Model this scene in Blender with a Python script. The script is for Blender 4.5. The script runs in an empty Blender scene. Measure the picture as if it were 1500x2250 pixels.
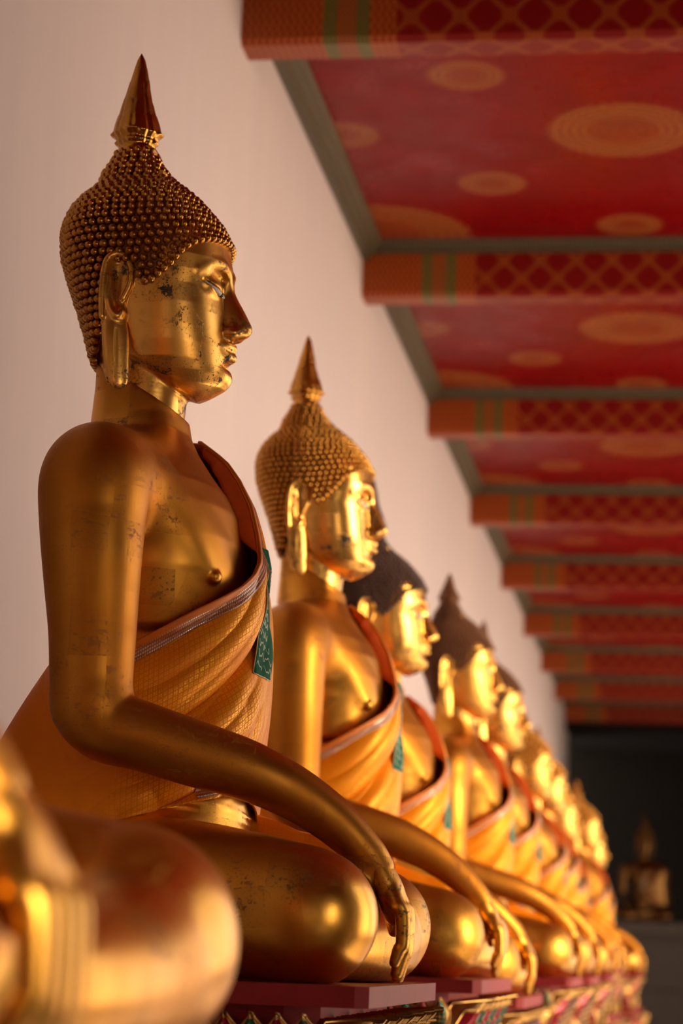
import bpy, math, random
import numpy as np
import openvdb
C = bpy.context.scene.collection
random.seed(7); rng = np.random.RandomState(5)
PI = math.pi
def interp(t, pts, col):
    return np.interp(t, [p[0] for p in pts], [p[col] for p in pts])

# ------------------------------------------------------------------ signed distance sculpting
class Grid:
    """distance field on a box; shapes are blended in, then meshed"""
    def __init__(s, lo, hi, h):
        s.lo = np.array(lo, float); s.h = h
        s.n = np.ceil((np.array(hi)-s.lo)/h).astype(int)+1
        s.A = np.full(tuple(s.n), .06, np.float32)
    def box(s, lo, hi):
        a = np.clip(np.floor((np.array(lo)-s.lo)/s.h).astype(int), 0, s.n-1)
        b = np.clip(np.ceil((np.array(hi)-s.lo)/s.h).astype(int)+1, 1, s.n)
        sl = tuple(slice(int(i), int(max(j, i+1))) for i, j in zip(a, b))
        ax = [(s.lo[i]+s.h*np.arange(sl[i].start, sl[i].stop)).astype(np.float32) for i in range(3)]
        return sl, ax[0][:, None, None], ax[1][None, :, None], ax[2][None, None, :]
    def whole(s): return s.box(s.lo, s.lo+s.h*s.n)
    def add(s, fn, lo, hi, k=.01):
        sl, X, Y, Z = s.box(lo, hi); d = fn(X, Y, Z); a = s.A[sl]
        q = np.maximum(k-np.abs(a-d), 0)/k
        s.A[sl] = np.minimum(a, d)-q*q*k*.25
    def cut(s, fn, lo, hi, k=.004):
        sl, X, Y, Z = s.box(lo, hi); d = -fn(X, Y, Z); a = s.A[sl]
        q = np.maximum(k-np.abs(a-d), 0)/k
        s.A[sl] = np.maximum(a, d)+q*q*k*.25
    def chain(s, pts, k=.01, sub=8, scale=(1, 1, 1), cut=False, warp=None):
        P = smooth(np.array(pts, float), sub)
        sc = np.array(scale); m = P[:, 3].max()+max(k, .01)+.01
        lo = P[:, :3].min(0)-m*1.3; hi = P[:, :3].max(0)+m*1.3
        def fn(X, Y, Z):
            if warp: X, Y, Z = warp(X, Y, Z)
            out = None; ms = min(scale)
            for a, b in zip(P[:-1], P[1:]):
                pa = a[:3]*sc; e = (b[:3]*sc-pa); L = float(e.dot(e))+1e-12
                x = X*sc[0]-pa[0]; y = Y*sc[1]-pa[1]; z = Z*sc[2]-pa[2]
                t = np.clip((x*e[0]+y*e[1]+z*e[2])/L, 0, 1)
                d = np.sqrt((x-t*e[0])**2+(y-t*e[1])**2+(z-t*e[2])**2)-(a[3]+t*(b[3]-a[3]))
                out = d if out is None else np.minimum(out, d)
            return out/max(sc)
        if cut: s.cut(fn, lo, hi, k)
        else: s.add(fn, lo, hi, k)
    def ell(s, c, r, k=.01, cut=False):
        c = np.array(c); r = np.array(r); m = k+.012
        def fn(X, Y, Z):
            a = np.sqrt(((X-c[0])/r[0])**2+((Y-c[1])/r[1])**2+((Z-c[2])/r[2])**2)
            b = np.sqrt(((X-c[0])/r[0]**2)**2+((Y-c[1])/r[1]**2)**2+((Z-c[2])/r[2]**2)**2)+1e-6
            return a*(a-1)/b
        (s.cut if cut else s.add)(fn, c-r-m, c+r+m, k)
    def mesh(s):
        g = openvdb.FloatGrid(background=.06)
        g.copyFromArray(np.ascontiguousarray(np.clip(s.A, -.06, .06)))
        p, q = g.convertToQuads(isovalue=0)
        return np.array(p)*s.h+s.lo, np.array(q)[:, ::-1].astype(np.int64)
def smooth(P, sub):
    if len(P) < 3 or sub < 2:
        t = np.linspace(0, 1, 2)[:, None]; return P
    out = []
    Q = np.vstack([2*P[0]-P[1], P, 2*P[-1]-P[-2]])
    for i in range(1, len(Q)-2):
        a, b, c, d = Q[i-1:i+3]
        for t in np.arange(sub)/sub:
            out.append(.5*((2*b)+(c-a)*t+(2*a-5*b+4*c-d)*t*t+(-a+3*b-3*c+d)*t**3))
    out.append(P[-1]); out = np.array(out); 
    if out.shape[1] > 3: out[:, 3] = np.maximum(out[:, 3], .001)
    return out
def loft_fn(T, cx, zlo, zhi, grow=0.):
    """T rows: z, front x, back x, half width, exponent"""
    T = np.array(T, float); T = T[T[:, 0].argsort()]
    def fn(X, Y, Z):
        xf, xb, w, n = (np.interp(Z, T[:, 0], T[:, i]).astype(np.float32) for i in (1, 2, 3, 4))
        a = np.where(X > cx, xf+grow-cx, cx-xb+grow)
        F = ((np.abs(X-cx)/a)**n+(np.abs(Y)/(w+grow))**n)**(1/n)+1e-4
        r = np.sqrt((X-cx)**2+Y**2)
        d = r*(1-1/F)*.85
        d = np.where(F < .3, -.03, d)
        return np.maximum(d, np.maximum(Z-zhi, zlo-Z))
    return fn

# ------------------------------------------------------------------ mesh helpers
def mk(name, V, F, mat=None, parent=None, smoothed=True, uv=None, mats=None, mi=None, link=True):
    me = bpy.data.meshes.new(name)
    me.from_pydata([tuple(map(float, p)) for p in V] if not isinstance(V, np.ndarray) else V.tolist(), [], F.tolist() if isinstance(F, np.ndarray) else [tuple(f) for f in F])
    for m in (mats or ([mat] if mat else [])): me.materials.append(m)
    if smoothed: me.polygons.foreach_set('use_smooth', [True]*len(me.polygons))
    if mi is not None: me.polygons.foreach_set('material_index', list(mi))
    if uv is not None:
        u = me.uv_layers.new(name='UVMap'); li = np.zeros(len(me.loops), np.int32); me.loops.foreach_get('vertex_index', li)
        u.data.foreach_set('uv', np.asarray(uv, np.float32)[li].ravel())
    me.update()
    o = bpy.data.objects.new(name, me)
    if link: C.objects.link(o)
    if parent: o.parent = parent
    return o
class MB:
    def __init__(s): s.V = []; s.F = []
    def add(s, V, F):
        n = len(s.V); s.V += [tuple(map(float, p)) for p in V]; s.F += [tuple(int(i)+n for i in f) for f in F]
    def box(s, lo, hi):
        x0, y0, z0 = lo; x1, y1, z1 = hi
        s.add([(x0,y0,z0),(x1,y0,z0),(x1,y1,z0),(x0,y1,z0),(x0,y0,z1),(x1,y0,z1),(x1,y1,z1),(x0,y1,z1)],
              [(0,3,2,1),(4,5,6,7),(0,1,5,4),(1,2,6,5),(2,3,7,6),(3,0,4,7)])
    def prism(s, poly, a, b, axis):
        """poly in the two other axes (cyclic order), extruded a..b along axis"""
        def P(p, t):
            return {'x': (t, p[0], p[1]), 'y': (p[0], t, p[1]), 'z': (p[0], p[1], t)}[axis]
        n = len(poly); V = [P(p, a) for p in poly]+[P(p, b) for p in poly]
        F = [(i, (i+1) % n, n+(i+1) % n, n+i) for i in range(n)]+[tuple(range(n))[::-1], tuple(range(n, 2*n))]
        s.add(V, F)
    def tube(s, P, r, n=8, closed=False):
        P = np.array(P, float); m = len(P); r = np.broadcast_to(r, (m,))
        V = []; prev = None
        for i in range(m):
            t = P[(i+1) % m]-P[i-1] if closed else P[min(i+1, m-1)]-P[max(i-1, 0)]
            t = t/(np.linalg.norm(t)+1e-9)
            u = np.cross(t, prev if prev is not None else ([0, 0, 1] if abs(t[2]) < .9 else [1, 0, 0]))
            u /= np.linalg.norm(u)+1e-9; w = np.cross(u, t); prev = w; 
            for j in range(n):
                a = 2*PI*j/n; V.append(P[i]+r[i]*(math.cos(a)*u+math.sin(a)*w))
            prev = w
        F = []
        for i in range(m if closed else m-1):
            for j in range(n):
                F.append((i*n+j, i*n+(j+1) % n, ((i+1) % m)*n+(j+1) % n, ((i+1) % m)*n+j))
        if not closed: F += [tuple(range(n))[::-1], tuple(range((m-1)*n, m*n))]
        s.add(V, F)
    def ball(s, c, r, nu=10, nv=6):
        V = []; F = []
        r = np.broadcast_to(r, (3,))
        for i in range(nv+1):
            p = PI*i/nv
            for j in range(nu):
                a = 2*PI*j/nu; V.append((c[0]+r[0]*math.sin(p)*math.cos(a), c[1]+r[1]*math.sin(p)*math.sin(a), c[2]+r[2]*math.cos(p)))
        for i in range(nv):
            for j in range(nu): F.append((i*nu+j, (i+1)*nu+j, (i+1)*nu+(j+1) % nu, i*nu+(j+1) % nu))
        s.add(V, F)
    def build(s, name, mat, parent=None, smoothed=False): return mk(name, s.V, s.F, mat, parent, smoothed)
def grid_faces(nu, nv, closed=False):
    i, j = np.meshgrid(np.arange(nu if closed else nu-1), np.arange(nv-1), indexing='ij')
    i2 = (i+1) % nu
    return np.stack([i*nv+j, i2*nv+j, i2*nv+j+1, i*nv+j+1], -1).reshape(-1, 4)
def empty(name, loc, label=None, cat=None, group=None):
    o = bpy.data.objects.new(name, None); C.objects.link(o); o.location = loc; o.empty_display_size = .1
    if label: o['label'] = label
    if cat: o['category'] = cat
    if group: o['group'] = group
    return o
def tag(o, label=None, cat=None, group=None, kind=None):
    for k, v in (('label', label), ('category', cat), ('group', group), ('kind', kind)):
        if v: o[k] = v
    return o

# ------------------------------------------------------------------ node helpers
class NT:
    def __init__(s, name):
        s.m = bpy.data.materials.new(name); s.m.use_nodes = True; s.t = s.m.node_tree; s.N = s.t.nodes; s.L = s.t.links
        s.b = s.N['Principled BSDF']
    def n(s, typ, **kw):
        o = s.N.new(typ)
        for k, v in kw.items():
            setattr(o, k, v)
        return o
    def put(s, sock, v):
        if hasattr(v, 'is_output') or isinstance(v, bpy.types.NodeSocket): s.L.new(v, sock)
        elif isinstance(v, (tuple, list)) and len(v) == 3 and sock.type == 'RGBA': sock.default_value = (*v, 1)
        else: sock.default_value = v
    def math(s, op, a, b=0., c=0., clamp=False):
        o = s.n('ShaderNodeMath', operation=op, use_clamp=clamp)
        s.put(o.inputs[0], a); s.put(o.inputs[1], b)
        if op in ('MULTIPLY_ADD', 'COMPARE', 'SMOOTH_MIN', 'SMOOTH_MAX', 'WRAP', 'PINGPONG') : s.put(o.inputs[2], c)
        return o.outputs[0]
    def vmath(s, op, a, b=None, scale=None):
        o = s.n('ShaderNodeVectorMath', operation=op); s.put(o.inputs[0], a)
        if b is not None: s.put(o.inputs[1], b)
        if scale is not None: o.inputs['Scale'].default_value = scale
        return o.outputs['Value'] if op in ('LENGTH', 'DISTANCE', 'DOT_PRODUCT') else o.outputs[0]
    def mix(s, f, a, b):
        o = s.n('ShaderNodeMix', data_type='RGBA'); s.put(o.inputs[0], f); s.put(o.inputs[6], a); s.put(o.inputs[7], b); return o.outputs[2]
    def noise(s, vec, scale, detail=3., rough=.5, out='Fac'):
        o = s.n('ShaderNodeTexNoise'); s.put(o.inputs['Vector'], vec); o.inputs['Scale'].default_value = scale
        o.inputs['Detail'].default_value = detail; o.inputs['Roughness'].default_value = rough; return o.outputs[out]
    def ramp(s, v, lo, hi, a=0., b=1.):
        o = s.n('ShaderNodeMapRange'); o.interpolation_type = 'SMOOTHSTEP'; s.put(o.inputs[0], v)
        for i, x in zip((1, 2, 3, 4), (lo, hi, a, b)): s.put(o.inputs[i], x)
        return o.outputs[0]
    def xyz(s, v):
        o = s.n('ShaderNodeSeparateXYZ'); s.put(o.inputs[0], v); return o.outputs
    def comb(s, x, y, z):
        o = s.n('ShaderNodeCombineXYZ'); s.put(o.inputs[0], x); s.put(o.inputs[1], y); s.put(o.inputs[2], z); return o.outputs[0]
    def obj(s): return s.n('ShaderNodeTexCoord').outputs['Object']
    def uv(s): return s.n('ShaderNodeTexCoord').outputs['UV']
    def bump(s, h, strength=.3, dist=.002):
        o = s.n('ShaderNodeBump'); s.put(o.inputs['Height'], h); o.inputs['Strength'].default_value = strength
        o.inputs['Distance'].default_value = dist; s.L.new(o.outputs[0], s.b.inputs['Normal'])
    def set(s, **kw):
        for k, v in kw.items(): s.put(s.b.inputs[{'col': 'Base Color', 'rough': 'Roughness', 'metal': 'Metallic', 'spec': 'Specular IOR Level', 'coat': 'Coat Weight', 'sheen': 'Sheen Weight'}[k]], v)
        return s.m

def gold_mat(name, c1=(.86, .44, .070), c2=(.72, .315, .036), r0=.27, r1=.46, wear=.75, leaf=.06, bias=0., dusty=0.):
    s = NT(name); p = s.obj()
    ri = s.n('ShaderNodeObjectInfo').outputs['Location']
    off = s.vmath('SCALE', ri, scale=3.7); q = s.vmath('ADD', p, off)
    # overlapping squares of gold leaf
    g = s.vmath('SCALE', s.vmath('ADD', q, s.vmath('SCALE', s.noise(q, 4, 2, .5, 'Color'), scale=.05)), scale=1/leaf)
    cell = s.vmath('FLOOR', g); fr = s.vmath('FRACTION', g)
    w = s.n('ShaderNodeTexWhiteNoise'); s.put(w.inputs[0], cell); wn = w.outputs[0]
    big = s.noise(q, 3.2, 3, .55); mid = s.noise(q, 24, 5, .65); fine = s.noise(q, 150, 5, .7)
    tone = s.math('ADD', s.math('MULTIPLY', wn, .14), s.math('MULTIPLY', big, .95), clamp=True)
    col = s.mix(s.ramp(tone, .35, .85), c1, c2)
    # dark lacquer showing where the leaf is rubbed away
    X = s.xyz(fr)
    edge = s.math('MINIMUM', s.math('MINIMUM', s.math('PINGPONG', X[0], .5), s.math('PINGPONG', X[1], .5)), s.math('PINGPONG', X[2], .5))
    line = s.ramp(edge, .0, .035, 1, 0)
    P0 = s.xyz(p)
    zn = s.math('ADD', s.noise(q, 5.5, 2), s.math('MULTIPLY', s.math('SUBTRACT', wn, .5), .42))
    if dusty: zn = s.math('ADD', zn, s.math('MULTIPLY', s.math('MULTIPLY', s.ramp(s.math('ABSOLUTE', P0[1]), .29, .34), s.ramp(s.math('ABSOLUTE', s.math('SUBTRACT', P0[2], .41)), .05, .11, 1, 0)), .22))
    else: zn = s.math('ADD', zn, s.ramp(P0[2], 1.02, 1.20, .10, -.03))
    zone = s.ramp(zn, .5-bias*2.5, .74-bias*2.5)
    speck = s.ramp(s.noise(q, 330, 3, .6), .60, .66)
    scr = s.ramp(s.noise(s.vmath('MULTIPLY', q, (1., .5, 2.2)), 42, 4, .75), .575, .60)
    patch = s.ramp(s.math('ADD', s.math('MULTIPLY', mid, .6), s.math('MULTIPLY', fine, .4)), .585-bias, .61-bias)
    spot = s.math('MAXIMUM', s.math('MULTIPLY', speck, .9), s.math('MAXIMUM', s.math('MULTIPLY', scr, s.ramp(zn, .58, .8)), patch))
    wr = s.math('MULTIPLY', s.math('MULTIPLY', spot, zone), wear, clamp=True)
    ln = s.math('MULTIPLY', s.math('MULTIPLY', line, s.ramp(fine, .5, .62)), s.math('MULTIPLY', zone, wear), clamp=True)
    worn = s.math('MAXIMUM', wr, ln)
    leafd = s.math('MULTIPLY', s.math('GREATER_THAN', wn, .80), s.math('MULTIPLY', zone, .45*wear)); col = s.mix(leafd, col, (.42, .24, .055))
    tarn = s.math('MULTIPLY', s.ramp(mid, .46, .76), .25*wear)
    col = s.mix(tarn, col, (.30, .13, .035)); col = s.mix(worn, col, (.022, .012, .008))
    rough = s.math('ADD', s.math('MULTIPLY', s.ramp(s.math('ADD', s.math('MULTIPLY', big, .9), s.math('MULTIPLY', wn, .10)), .3, .7), r1-r0), r0)
    rough = s.math('ADD', rough, s.math('MULTIPLY', worn, .15))
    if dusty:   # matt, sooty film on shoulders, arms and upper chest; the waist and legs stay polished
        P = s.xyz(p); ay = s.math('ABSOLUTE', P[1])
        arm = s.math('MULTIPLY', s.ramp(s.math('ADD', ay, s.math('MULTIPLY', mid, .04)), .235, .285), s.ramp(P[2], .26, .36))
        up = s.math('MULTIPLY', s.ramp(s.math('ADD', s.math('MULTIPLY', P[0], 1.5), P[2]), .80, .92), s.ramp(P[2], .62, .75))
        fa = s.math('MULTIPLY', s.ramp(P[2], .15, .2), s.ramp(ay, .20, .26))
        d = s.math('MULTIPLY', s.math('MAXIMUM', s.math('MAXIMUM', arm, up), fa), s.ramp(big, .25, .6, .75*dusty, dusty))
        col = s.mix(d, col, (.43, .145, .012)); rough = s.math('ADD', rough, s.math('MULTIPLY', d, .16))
    s.bump(s.math('ADD', s.math('ADD', s.math('MULTIPLY', fine, .3), s.math('MULTIPLY', mid, .8)), s.math('MULTIPLY', worn, -.8)), .25, .0012)
    return s.set(col=col, rough=rough, metal=s.math('SUBTRACT', 1., s.math('MULTIPLY', worn, .9)))
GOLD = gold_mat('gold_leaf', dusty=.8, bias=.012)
GOLDF = gold_mat('gold_face', c1=(.88, .49, .12), c2=(.74, .36, .065), r0=.24, r1=.40, wear=1., leaf=.05, bias=.032)
GOLDH = gold_mat('gold_curls', c1=(.62, .31, .06), c2=(.42, .18, .03), r0=.18, r1=.32, wear=.35)
GOLDB = gold_mat('gold_curl_ground', c1=(.34, .145, .028), c2=(.20, .075, .014), r0=.4, r1=.55, wear=.3)
GOLDC = gold_mat('gold_carving', c1=(.72, .42, .14), c2=(.45, .24, .08), r0=.25, r1=.45, wear=.5)
def plain(name, col, rough=.5, metal=0., **kw):
    s = NT(name); p = s.obj(); n = s.noise(p, 12, 4, .6)
    c = s.mix(s.ramp(n, .3, .7), col, tuple(x*.78 for x in col))
    return s.set(col=c, rough=rough, metal=metal, **kw)
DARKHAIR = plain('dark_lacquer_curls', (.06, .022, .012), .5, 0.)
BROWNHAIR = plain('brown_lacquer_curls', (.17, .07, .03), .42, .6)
WHITE = plain('shell_white', (.75, .72, .66), .25)
BLACK = plain('black_lacquer', (.012, .010, .010), .2)

# ------------------------------------------------------------------ the statue, in its own metres: x forward, y to its left, z up
def build_body():
    g = Grid((-.33, -.56, -.03), (.56, .56, 1.14), .0042)
    T = [(-.03, .16, -.17, .24, 2.2), (.12, .17, -.17, .25, 2.2), (.22, .165, -.165, .215, 2.3), (.29, .162, -.155, .185, 2.3), (.34, .150, -.145, .172, 2.3), (.42, .118, -.135, .16, 2.3),
         (.50, .105, -.13, .157, 2.3), (.585, .108, -.13, .168, 2.3), (.60, .116, -.135, .180, 2.4), (.64, .124, -.14, .195, 2.5),
         (.70, .130, -.145, .212, 2.6), (.76, .1285, -.15, .222, 2.6), (.82, .115, -.15, .222, 2.4), (.86, .094, -.15, .215, 2.3), (.90, .063, -.15, .185, 2.2), (.94, .036, -.15, .145, 2.1),
         (.97, .022, -.166, .105, 2.), (1.0, .0165, -.165, .090, 2.), (1.06, .014, -.161, .085, 2.), (1.2, .014, -.16, .084, 2.)]
    f0 = loft_fn(T, -.035, -.1, 1.2)
    f = lambda X, Y, Z: np.maximum(f0(X, Y, Z), (Z-(1.0+(.014-X)*.62))*.8)   # neck collar cut on a slant
    g.add(f, g.lo, g.lo+g.h*g.n, .004)
    for s in (-1, 1):
        g.chain([(-.05, .09*s, .845, .085), (-.055, .17*s, .835, .088), (-.066, .235*s, .83, .085)], .05)
        g.chain([(-.075, .10*s, .862, .085), (-.078, .21*s, .852, .092), (-.072, .295*s, .822, .096), (-.068, .315*s, .75, .090), (-.060, .328*s, .66, .082), (-.052, .333*s, .56, .0735), (-.048, .336*s, .47, .069), (-.043, .338*s, .435, .067)], .028)
    # right forearm to the knee
    g.chain([(-.045, -.338, .44, .067), (-.02, -.336, .405, .062), (.05, -.328, .385, .057), (.134, -.312, .361, .0545), (.215, -.292, .338, .050), (.29, -.268, .305, .0445), (.355, -.245, .262, .039), (.405, -.228, .215, .033), (.425, -.22, .19, .029)], .012)
    # left forearm into the lap
    g.chain([(-.043, .338, .435, .067), (.0, .335, .385, .06), (.05, .28, .33, .052), (.09, .20, .275, .042), (.11, .12, .25, .032), (.12, .06, .24, .026)], .012)
    g.chain([(.12, .06, .24, .03), (.13, -.02, .24, .028), (.13, -.07, .24, .018)], .01, scale=(.9, 1, 1.6))
    # pectoral
    for s in (-1, 1):
        g.chain([(-.02, .20*s, .815, .055), (.02, .165*s, .785, .05), (.052, .125*s, .745, .05), (.078, .09*s, .70, .044)], .035)
        g.chain([(-.005, .215*s, .85, .018), (.03, .197*s, .80, .012), (.066, .170*s, .745, .010), (.094, .142*s, .70, .010)], .026)
        g.ell((.109, .139*s, .687), (.015, .016, .0135), .003)
    # thighs, knees, shins
    g.chain([(-.03, -.13, .13, .135), (.10, -.25, .13, .128), (.22, -.325, .12, .118), (.315, -.36, .108, .110), (.338, -.362, .103, .108)], .03)
    g.chain([(.335, -.35, .10, .104), (.355, -.25, .108, .082), (.345, -.12, .122, .068), (.315, .0, .14, .056), (.285, .10, .155, .044), (.262, .17, .165, .038)], .02)
    g.chain([(.262, .17, .168, .036), (.25, .25, .178, .034), (.245, .33, .178, .026), (.245, .37, .178, .016)], .012, scale=(1, 1, 1.35))
    g.chain([(-.03, .13, .13, .135), (.10, .25, .125, .125), (.22, .325, .115, .115), (.318, .355, .105, .109), (.345, .355, .102, .109)], .03)
    g.chain([(.345, .34, .09, .100), (.375, .22, .07, .072), (.37, .08, .06, .062), (.33, -.06, .055, .05), (.29, -.16, .05, .042), (.24, -.25, .045, .036)], .02)
    # belly line and waistband ridges
    for z0, dz in ((.262, .03), (.275, .03)):
        th = np.linspace(-1.9, 1.9, 25)
        g.chain([(-.035+.199*math.cos(a), .197*math.sin(a), z0+dz*abs(math.sin(a))**1.2, .0035) for a in th], .005, sub=1)
    g.cut(lambda X, Y, Z: Z+0*X+0*Y, (-.5, -.6, -.04), (.6, .6, .02))
    V, F = g.mesh()
    # right hand on a finer lattice
    h = Grid((.38, -.29, -.005), (.53, -.10, .24), .0021)
    h.chain([(.412, -.226, .208, .016), (.430, -.218, .185, .0255), (.448, -.208, .150, .0285), (.456, -.204, .122, .026)], .006, scale=(1.25, .82, 1))
    for y0, y1, L, r, x1 in ((-.240, -.236, .088, .0125, .462), (-.216, -.214, .108, .0135, .463), (-.192, -.192, .116, .0135, .463), (-.169, -.171, .104, .0128, .461)):
        h.chain([(.448, y0*.5-.204*.5, .165, r+.001), (.462, y0, .132, r+.0015), (.4725, y0, .115, r), (.474, y1, .132-.042-L*.25, r-.001), (.469, y1, .132-.02-L*.62, r-.0012), (x1, y1, .132-.018-L*.88, r-.0035)], .005)
    h.chain([(.42, -.185, .19, .016), (.432, -.158, .155, .0155), (.442, -.146, .118, .0135), (.448, -.146, .088, .010)], .008)
    V2, F2 = h.mesh()
    F2 = F2[:, :]
    return np.vstack([V, V2]), np.vstack([F, F2+len(V)])

SK = [(1.03, .035, -.150, .050, 2.), (1.045, .062, -.150, .062, 2.), (1.06, .078, -.150, .077, 2.1), (1.08, .086, -.152, .092, 2.2), (1.10, .0835, -.155, .103, 2.2), (1.13, .084, -.16, .113, 2.2), (1.16, .081, -.168, .120, 2.2),
      (1.20, .079, -.180, .126, 2.2), (1.235, .075, -.196, .129, 2.2), (1.262, .081, -.206, .130, 2.25), (1.29, .085, -.215, .130, 2.25), (1.33, .078, -.222, .129, 2.2), (1.36, .064, -.222, .125, 2.1), (1.39, .04, -.21, .112, 2.), (1.42, .01, -.19, .09, 2.), (1.45, -.04, -.15, .05, 2.)]
HR = [(1.085, .0, -.155, .100, 2.), (1.111, .0, -.166, .110, 2.), (1.16, .02, -.180, .126, 2.1), (1.203, .04, -.194, .135, 2.2), (1.249, .06, -.212, .1385, 2.2), (1.293, .078, -.228, .140, 2.2), (1.315, .084, -.232, .140, 2.2), (1.341, .077, -.235, .139, 2.2), (1.362, .067, -.234, .136, 2.2), (1.392, .043, -.225, .125, 2.1), (1.416, .022, -.209, .109, 2.), (1.434, .001, -.190, .09, 2.), (1.449, -.018, -.175, .075, 2.), (1.460, -.034, -.1725, .066, 2.),
      (1.473, -.046, -.170, .061, 2.), (1.496, -.062, -.157, .049, 2.), (1.512, -.070, -.148, .040, 2.), (1.525, -.078, -.143, .033, 2.)]
HL = [(-.30, 1.09), (-.165, 1.09), (-.121, 1.15), (-.114, 1.262), (-.075, 1.268), (-.059, 1.240), (-.044, 1.224), (-.032, 1.233), (-.018, 1.248), (-.002, 1.265), (.011, 1.285), (.03, 1.306), (.055, 1.322), (.078, 1.331), (.12, 1.333)]
def build_head():
    g = Grid((-.25, -.17, .985), (.145, .17, 1.47), .0017)
    f0 = loft_fn(SK, -.045, 1.0, 1.5)
    def f(X, Y, Z):
        jaw = np.interp(X, [-.2, -.10, -.05, .0, .03, .06, .09], [1.13, 1.105, 1.076, 1.046, 1.036, 1.044, 1.062]).astype(np.float32)
        d = (jaw-Z+np.minimum(np.abs(Y)*.12, .02))*.9; a = f0(X, Y, Z); k = .014
        q = np.maximum(k-np.abs(a-d), 0)/k
        return np.maximum(a, d)+q*q*k*.25
    g.add(f, g.lo, g.lo+g.h*g.n, .001)
    g.chain([(-.072, 0, .96, .076), (-.0705, 0, 1.02, .0795), (-.070, 0, 1.08, .0835), (-.073, 0, 1.12, .085), (-.085, 0, 1.17, .085)], .01, scale=(1, 1.03, 1))
    for s in (-1, 1):
        g.ell((.080, .050*s, 1.262), (.016, .034, .013), .014, cut=True)      # eye socket
        g.chain([(.078, .004*s, 1.258, .0085), (.083, .018*s, 1.275, .0060), (.076, .042*s, 1.2855, .0055), (.060, .070*s, 1.281, .0045), (.040, .094*s, 1.262, .003)], .012)
        g.ell((.044, .049*s, 1.240), (.034, .036, .0235), .007)                   # lid
        g.chain([(.0805, .023*s, 1.2275, .0030), (.0785, .042*s, 1.2295, .0052), (.0685, .066*s, 1.2365, .0046), (.0525, .086*s, 1.247, .002)], .002, cut=True)
        g.ell((.092, .0185*s, 1.164), (.019, .0125, .0115), .008)                 # nostril wing
        g.ell((.106, .009*s, 1.1535), (.010, .005, .006), .002, cut=True)
        g.chain([(.0925, .0, 1.1385, .0085), (.0875, .018*s, 1.1385, .0070), (.076, .034*s, 1.136, .0040), (.066, .044*s, 1.137, .002)], .006)
        g.chain([(.0930, .0, 1.1195, .0085), (.0880, .014*s, 1.120, .0075), (.077, .030*s, 1.1255, .0040), (.066, .041*s, 1.133, .002)], .006)
        g.chain([(.104, .0, 1.1285, .0016), (.094, .018*s, 1.1295, .0016), (.074, .042*s, 1.137, .0014)], .004, cut=True)
        pass
    g.chain([(.070, 0, 1.272, .010), (.079, 0, 1.248, .0115), (.089, 0, 1.222, .0145), (.1015, 0, 1.196, .0165), (.1115, 0, 1.1745, .0175)], .012)
    g.chain([(.074, 0, 1.252, .010), (.080, 0, 1.222, .015), (.088, 0, 1.192, .0185), (.094, 0, 1.172, .019)], .008)
    g.ell((.068, 0, 1.128), (.022, .036, .030), .012)
    g.ell((.066, 0, 1.081), (.028, .030, .022), .016)
    g.ell((.086, 0, 1.104), (.012, .022, .006), .008, cut=True)
    # ears
    for s in (-1, 1):
        wp = lambda X, Y, Z, s=s: (X, Y*s-(.1335+(-.10-X)*.42+(Z < 1.0)*0), Z)
        c = lambda pts, k=.004, **kw: None
        def ch(pts, k=.004, cut=False, scale=(1, 1, 1)):
            P = [(x, y, z, r) for x, y, z, r in pts]
            PP = smooth(np.array(P, float), 6); m = .03
            lo = (PP[:, 0].min()-m, (.09 if s > 0 else -.17), PP[:, 2].min()-m); hi = (PP[:, 0].max()+m, (.17 if s > 0 else -.09), PP[:, 2].max()+m)
            sc = np.array(scale)
            def fn(X, Y, Z):
                X, Y, Z = wp(X, Y, Z); out = None
                for a, b in zip(PP[:-1], PP[1:]):
                    pa = a[:3]*sc; e = b[:3]*sc-pa; L = float(e.dot(e))+1e-12
                    x = X*sc[0]-pa[0]; y = Y*sc[1]-pa[1]; z = Z*sc[2]-pa[2]
                    t = np.clip((x*e[0]+y*e[1]+z*e[2])/L, 0, 1)
                    d = np.sqrt((x-t*e[0])**2+(y-t*e[1])**2+(z-t*e[2])**2)-(a[3]+t*(b[3]-a[3]))
                    out = d if out is None else np.minimum(out, d)
                return out/max(scale)
            (g.cut if cut else g.add)(fn, lo, hi, k)
        ch([(-.096, .0, 1.262, .020), (-.097, .0, 1.235, .022), (-.099, .0, 1.20, .019), (-.100, .0, 1.165, .016)], .004, scale=(1, 2.2, 1))
        ch([(-.100, .0, 1.165, .020), (-.096, .0, 1.13, .0225), (-.092, .0, 1.09, .0215), (-.087, .0, 1.052, .017), (-.086, .0, 1.044, .014)], .006, scale=(1, 2.0, 1))
        ch([(-.096, .012, 1.262, .0115), (-.094, .013, 1.24, .0135), (-.094, .013, 1.212, .010), (-.094, .013, 1.19, .006)], .006, cut=True)
        ch([(-.084, .006, 1.197, .005), (-.074, .008, 1.222, .0052), (-.072, .008, 1.250, .0056), (-.082, .008, 1.273, .0058), (-.098, .008, 1.280, .006), (-.113, .008, 1.268, .0062), (-.1185, .008, 1.24, .0065), (-.1195, .008, 1.20, .0062), (-.1175, .007, 1.16, .006)], .003)
        ch([(-.107, .007, 1.235, .003), (-.108, .008, 1.205, .005), (-.103, .009, 1.178, .006), (-.092, .010, 1.163, .0065), (-.086, .009, 1.172, .005)], .006)
        ch([(-.0925, .0125, 1.138, .0018), (-.0915, .0125, 1.10, .0028), (-.0885, .0125, 1.066, .0022)], .002, cut=True)
    return g.mesh()

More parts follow.
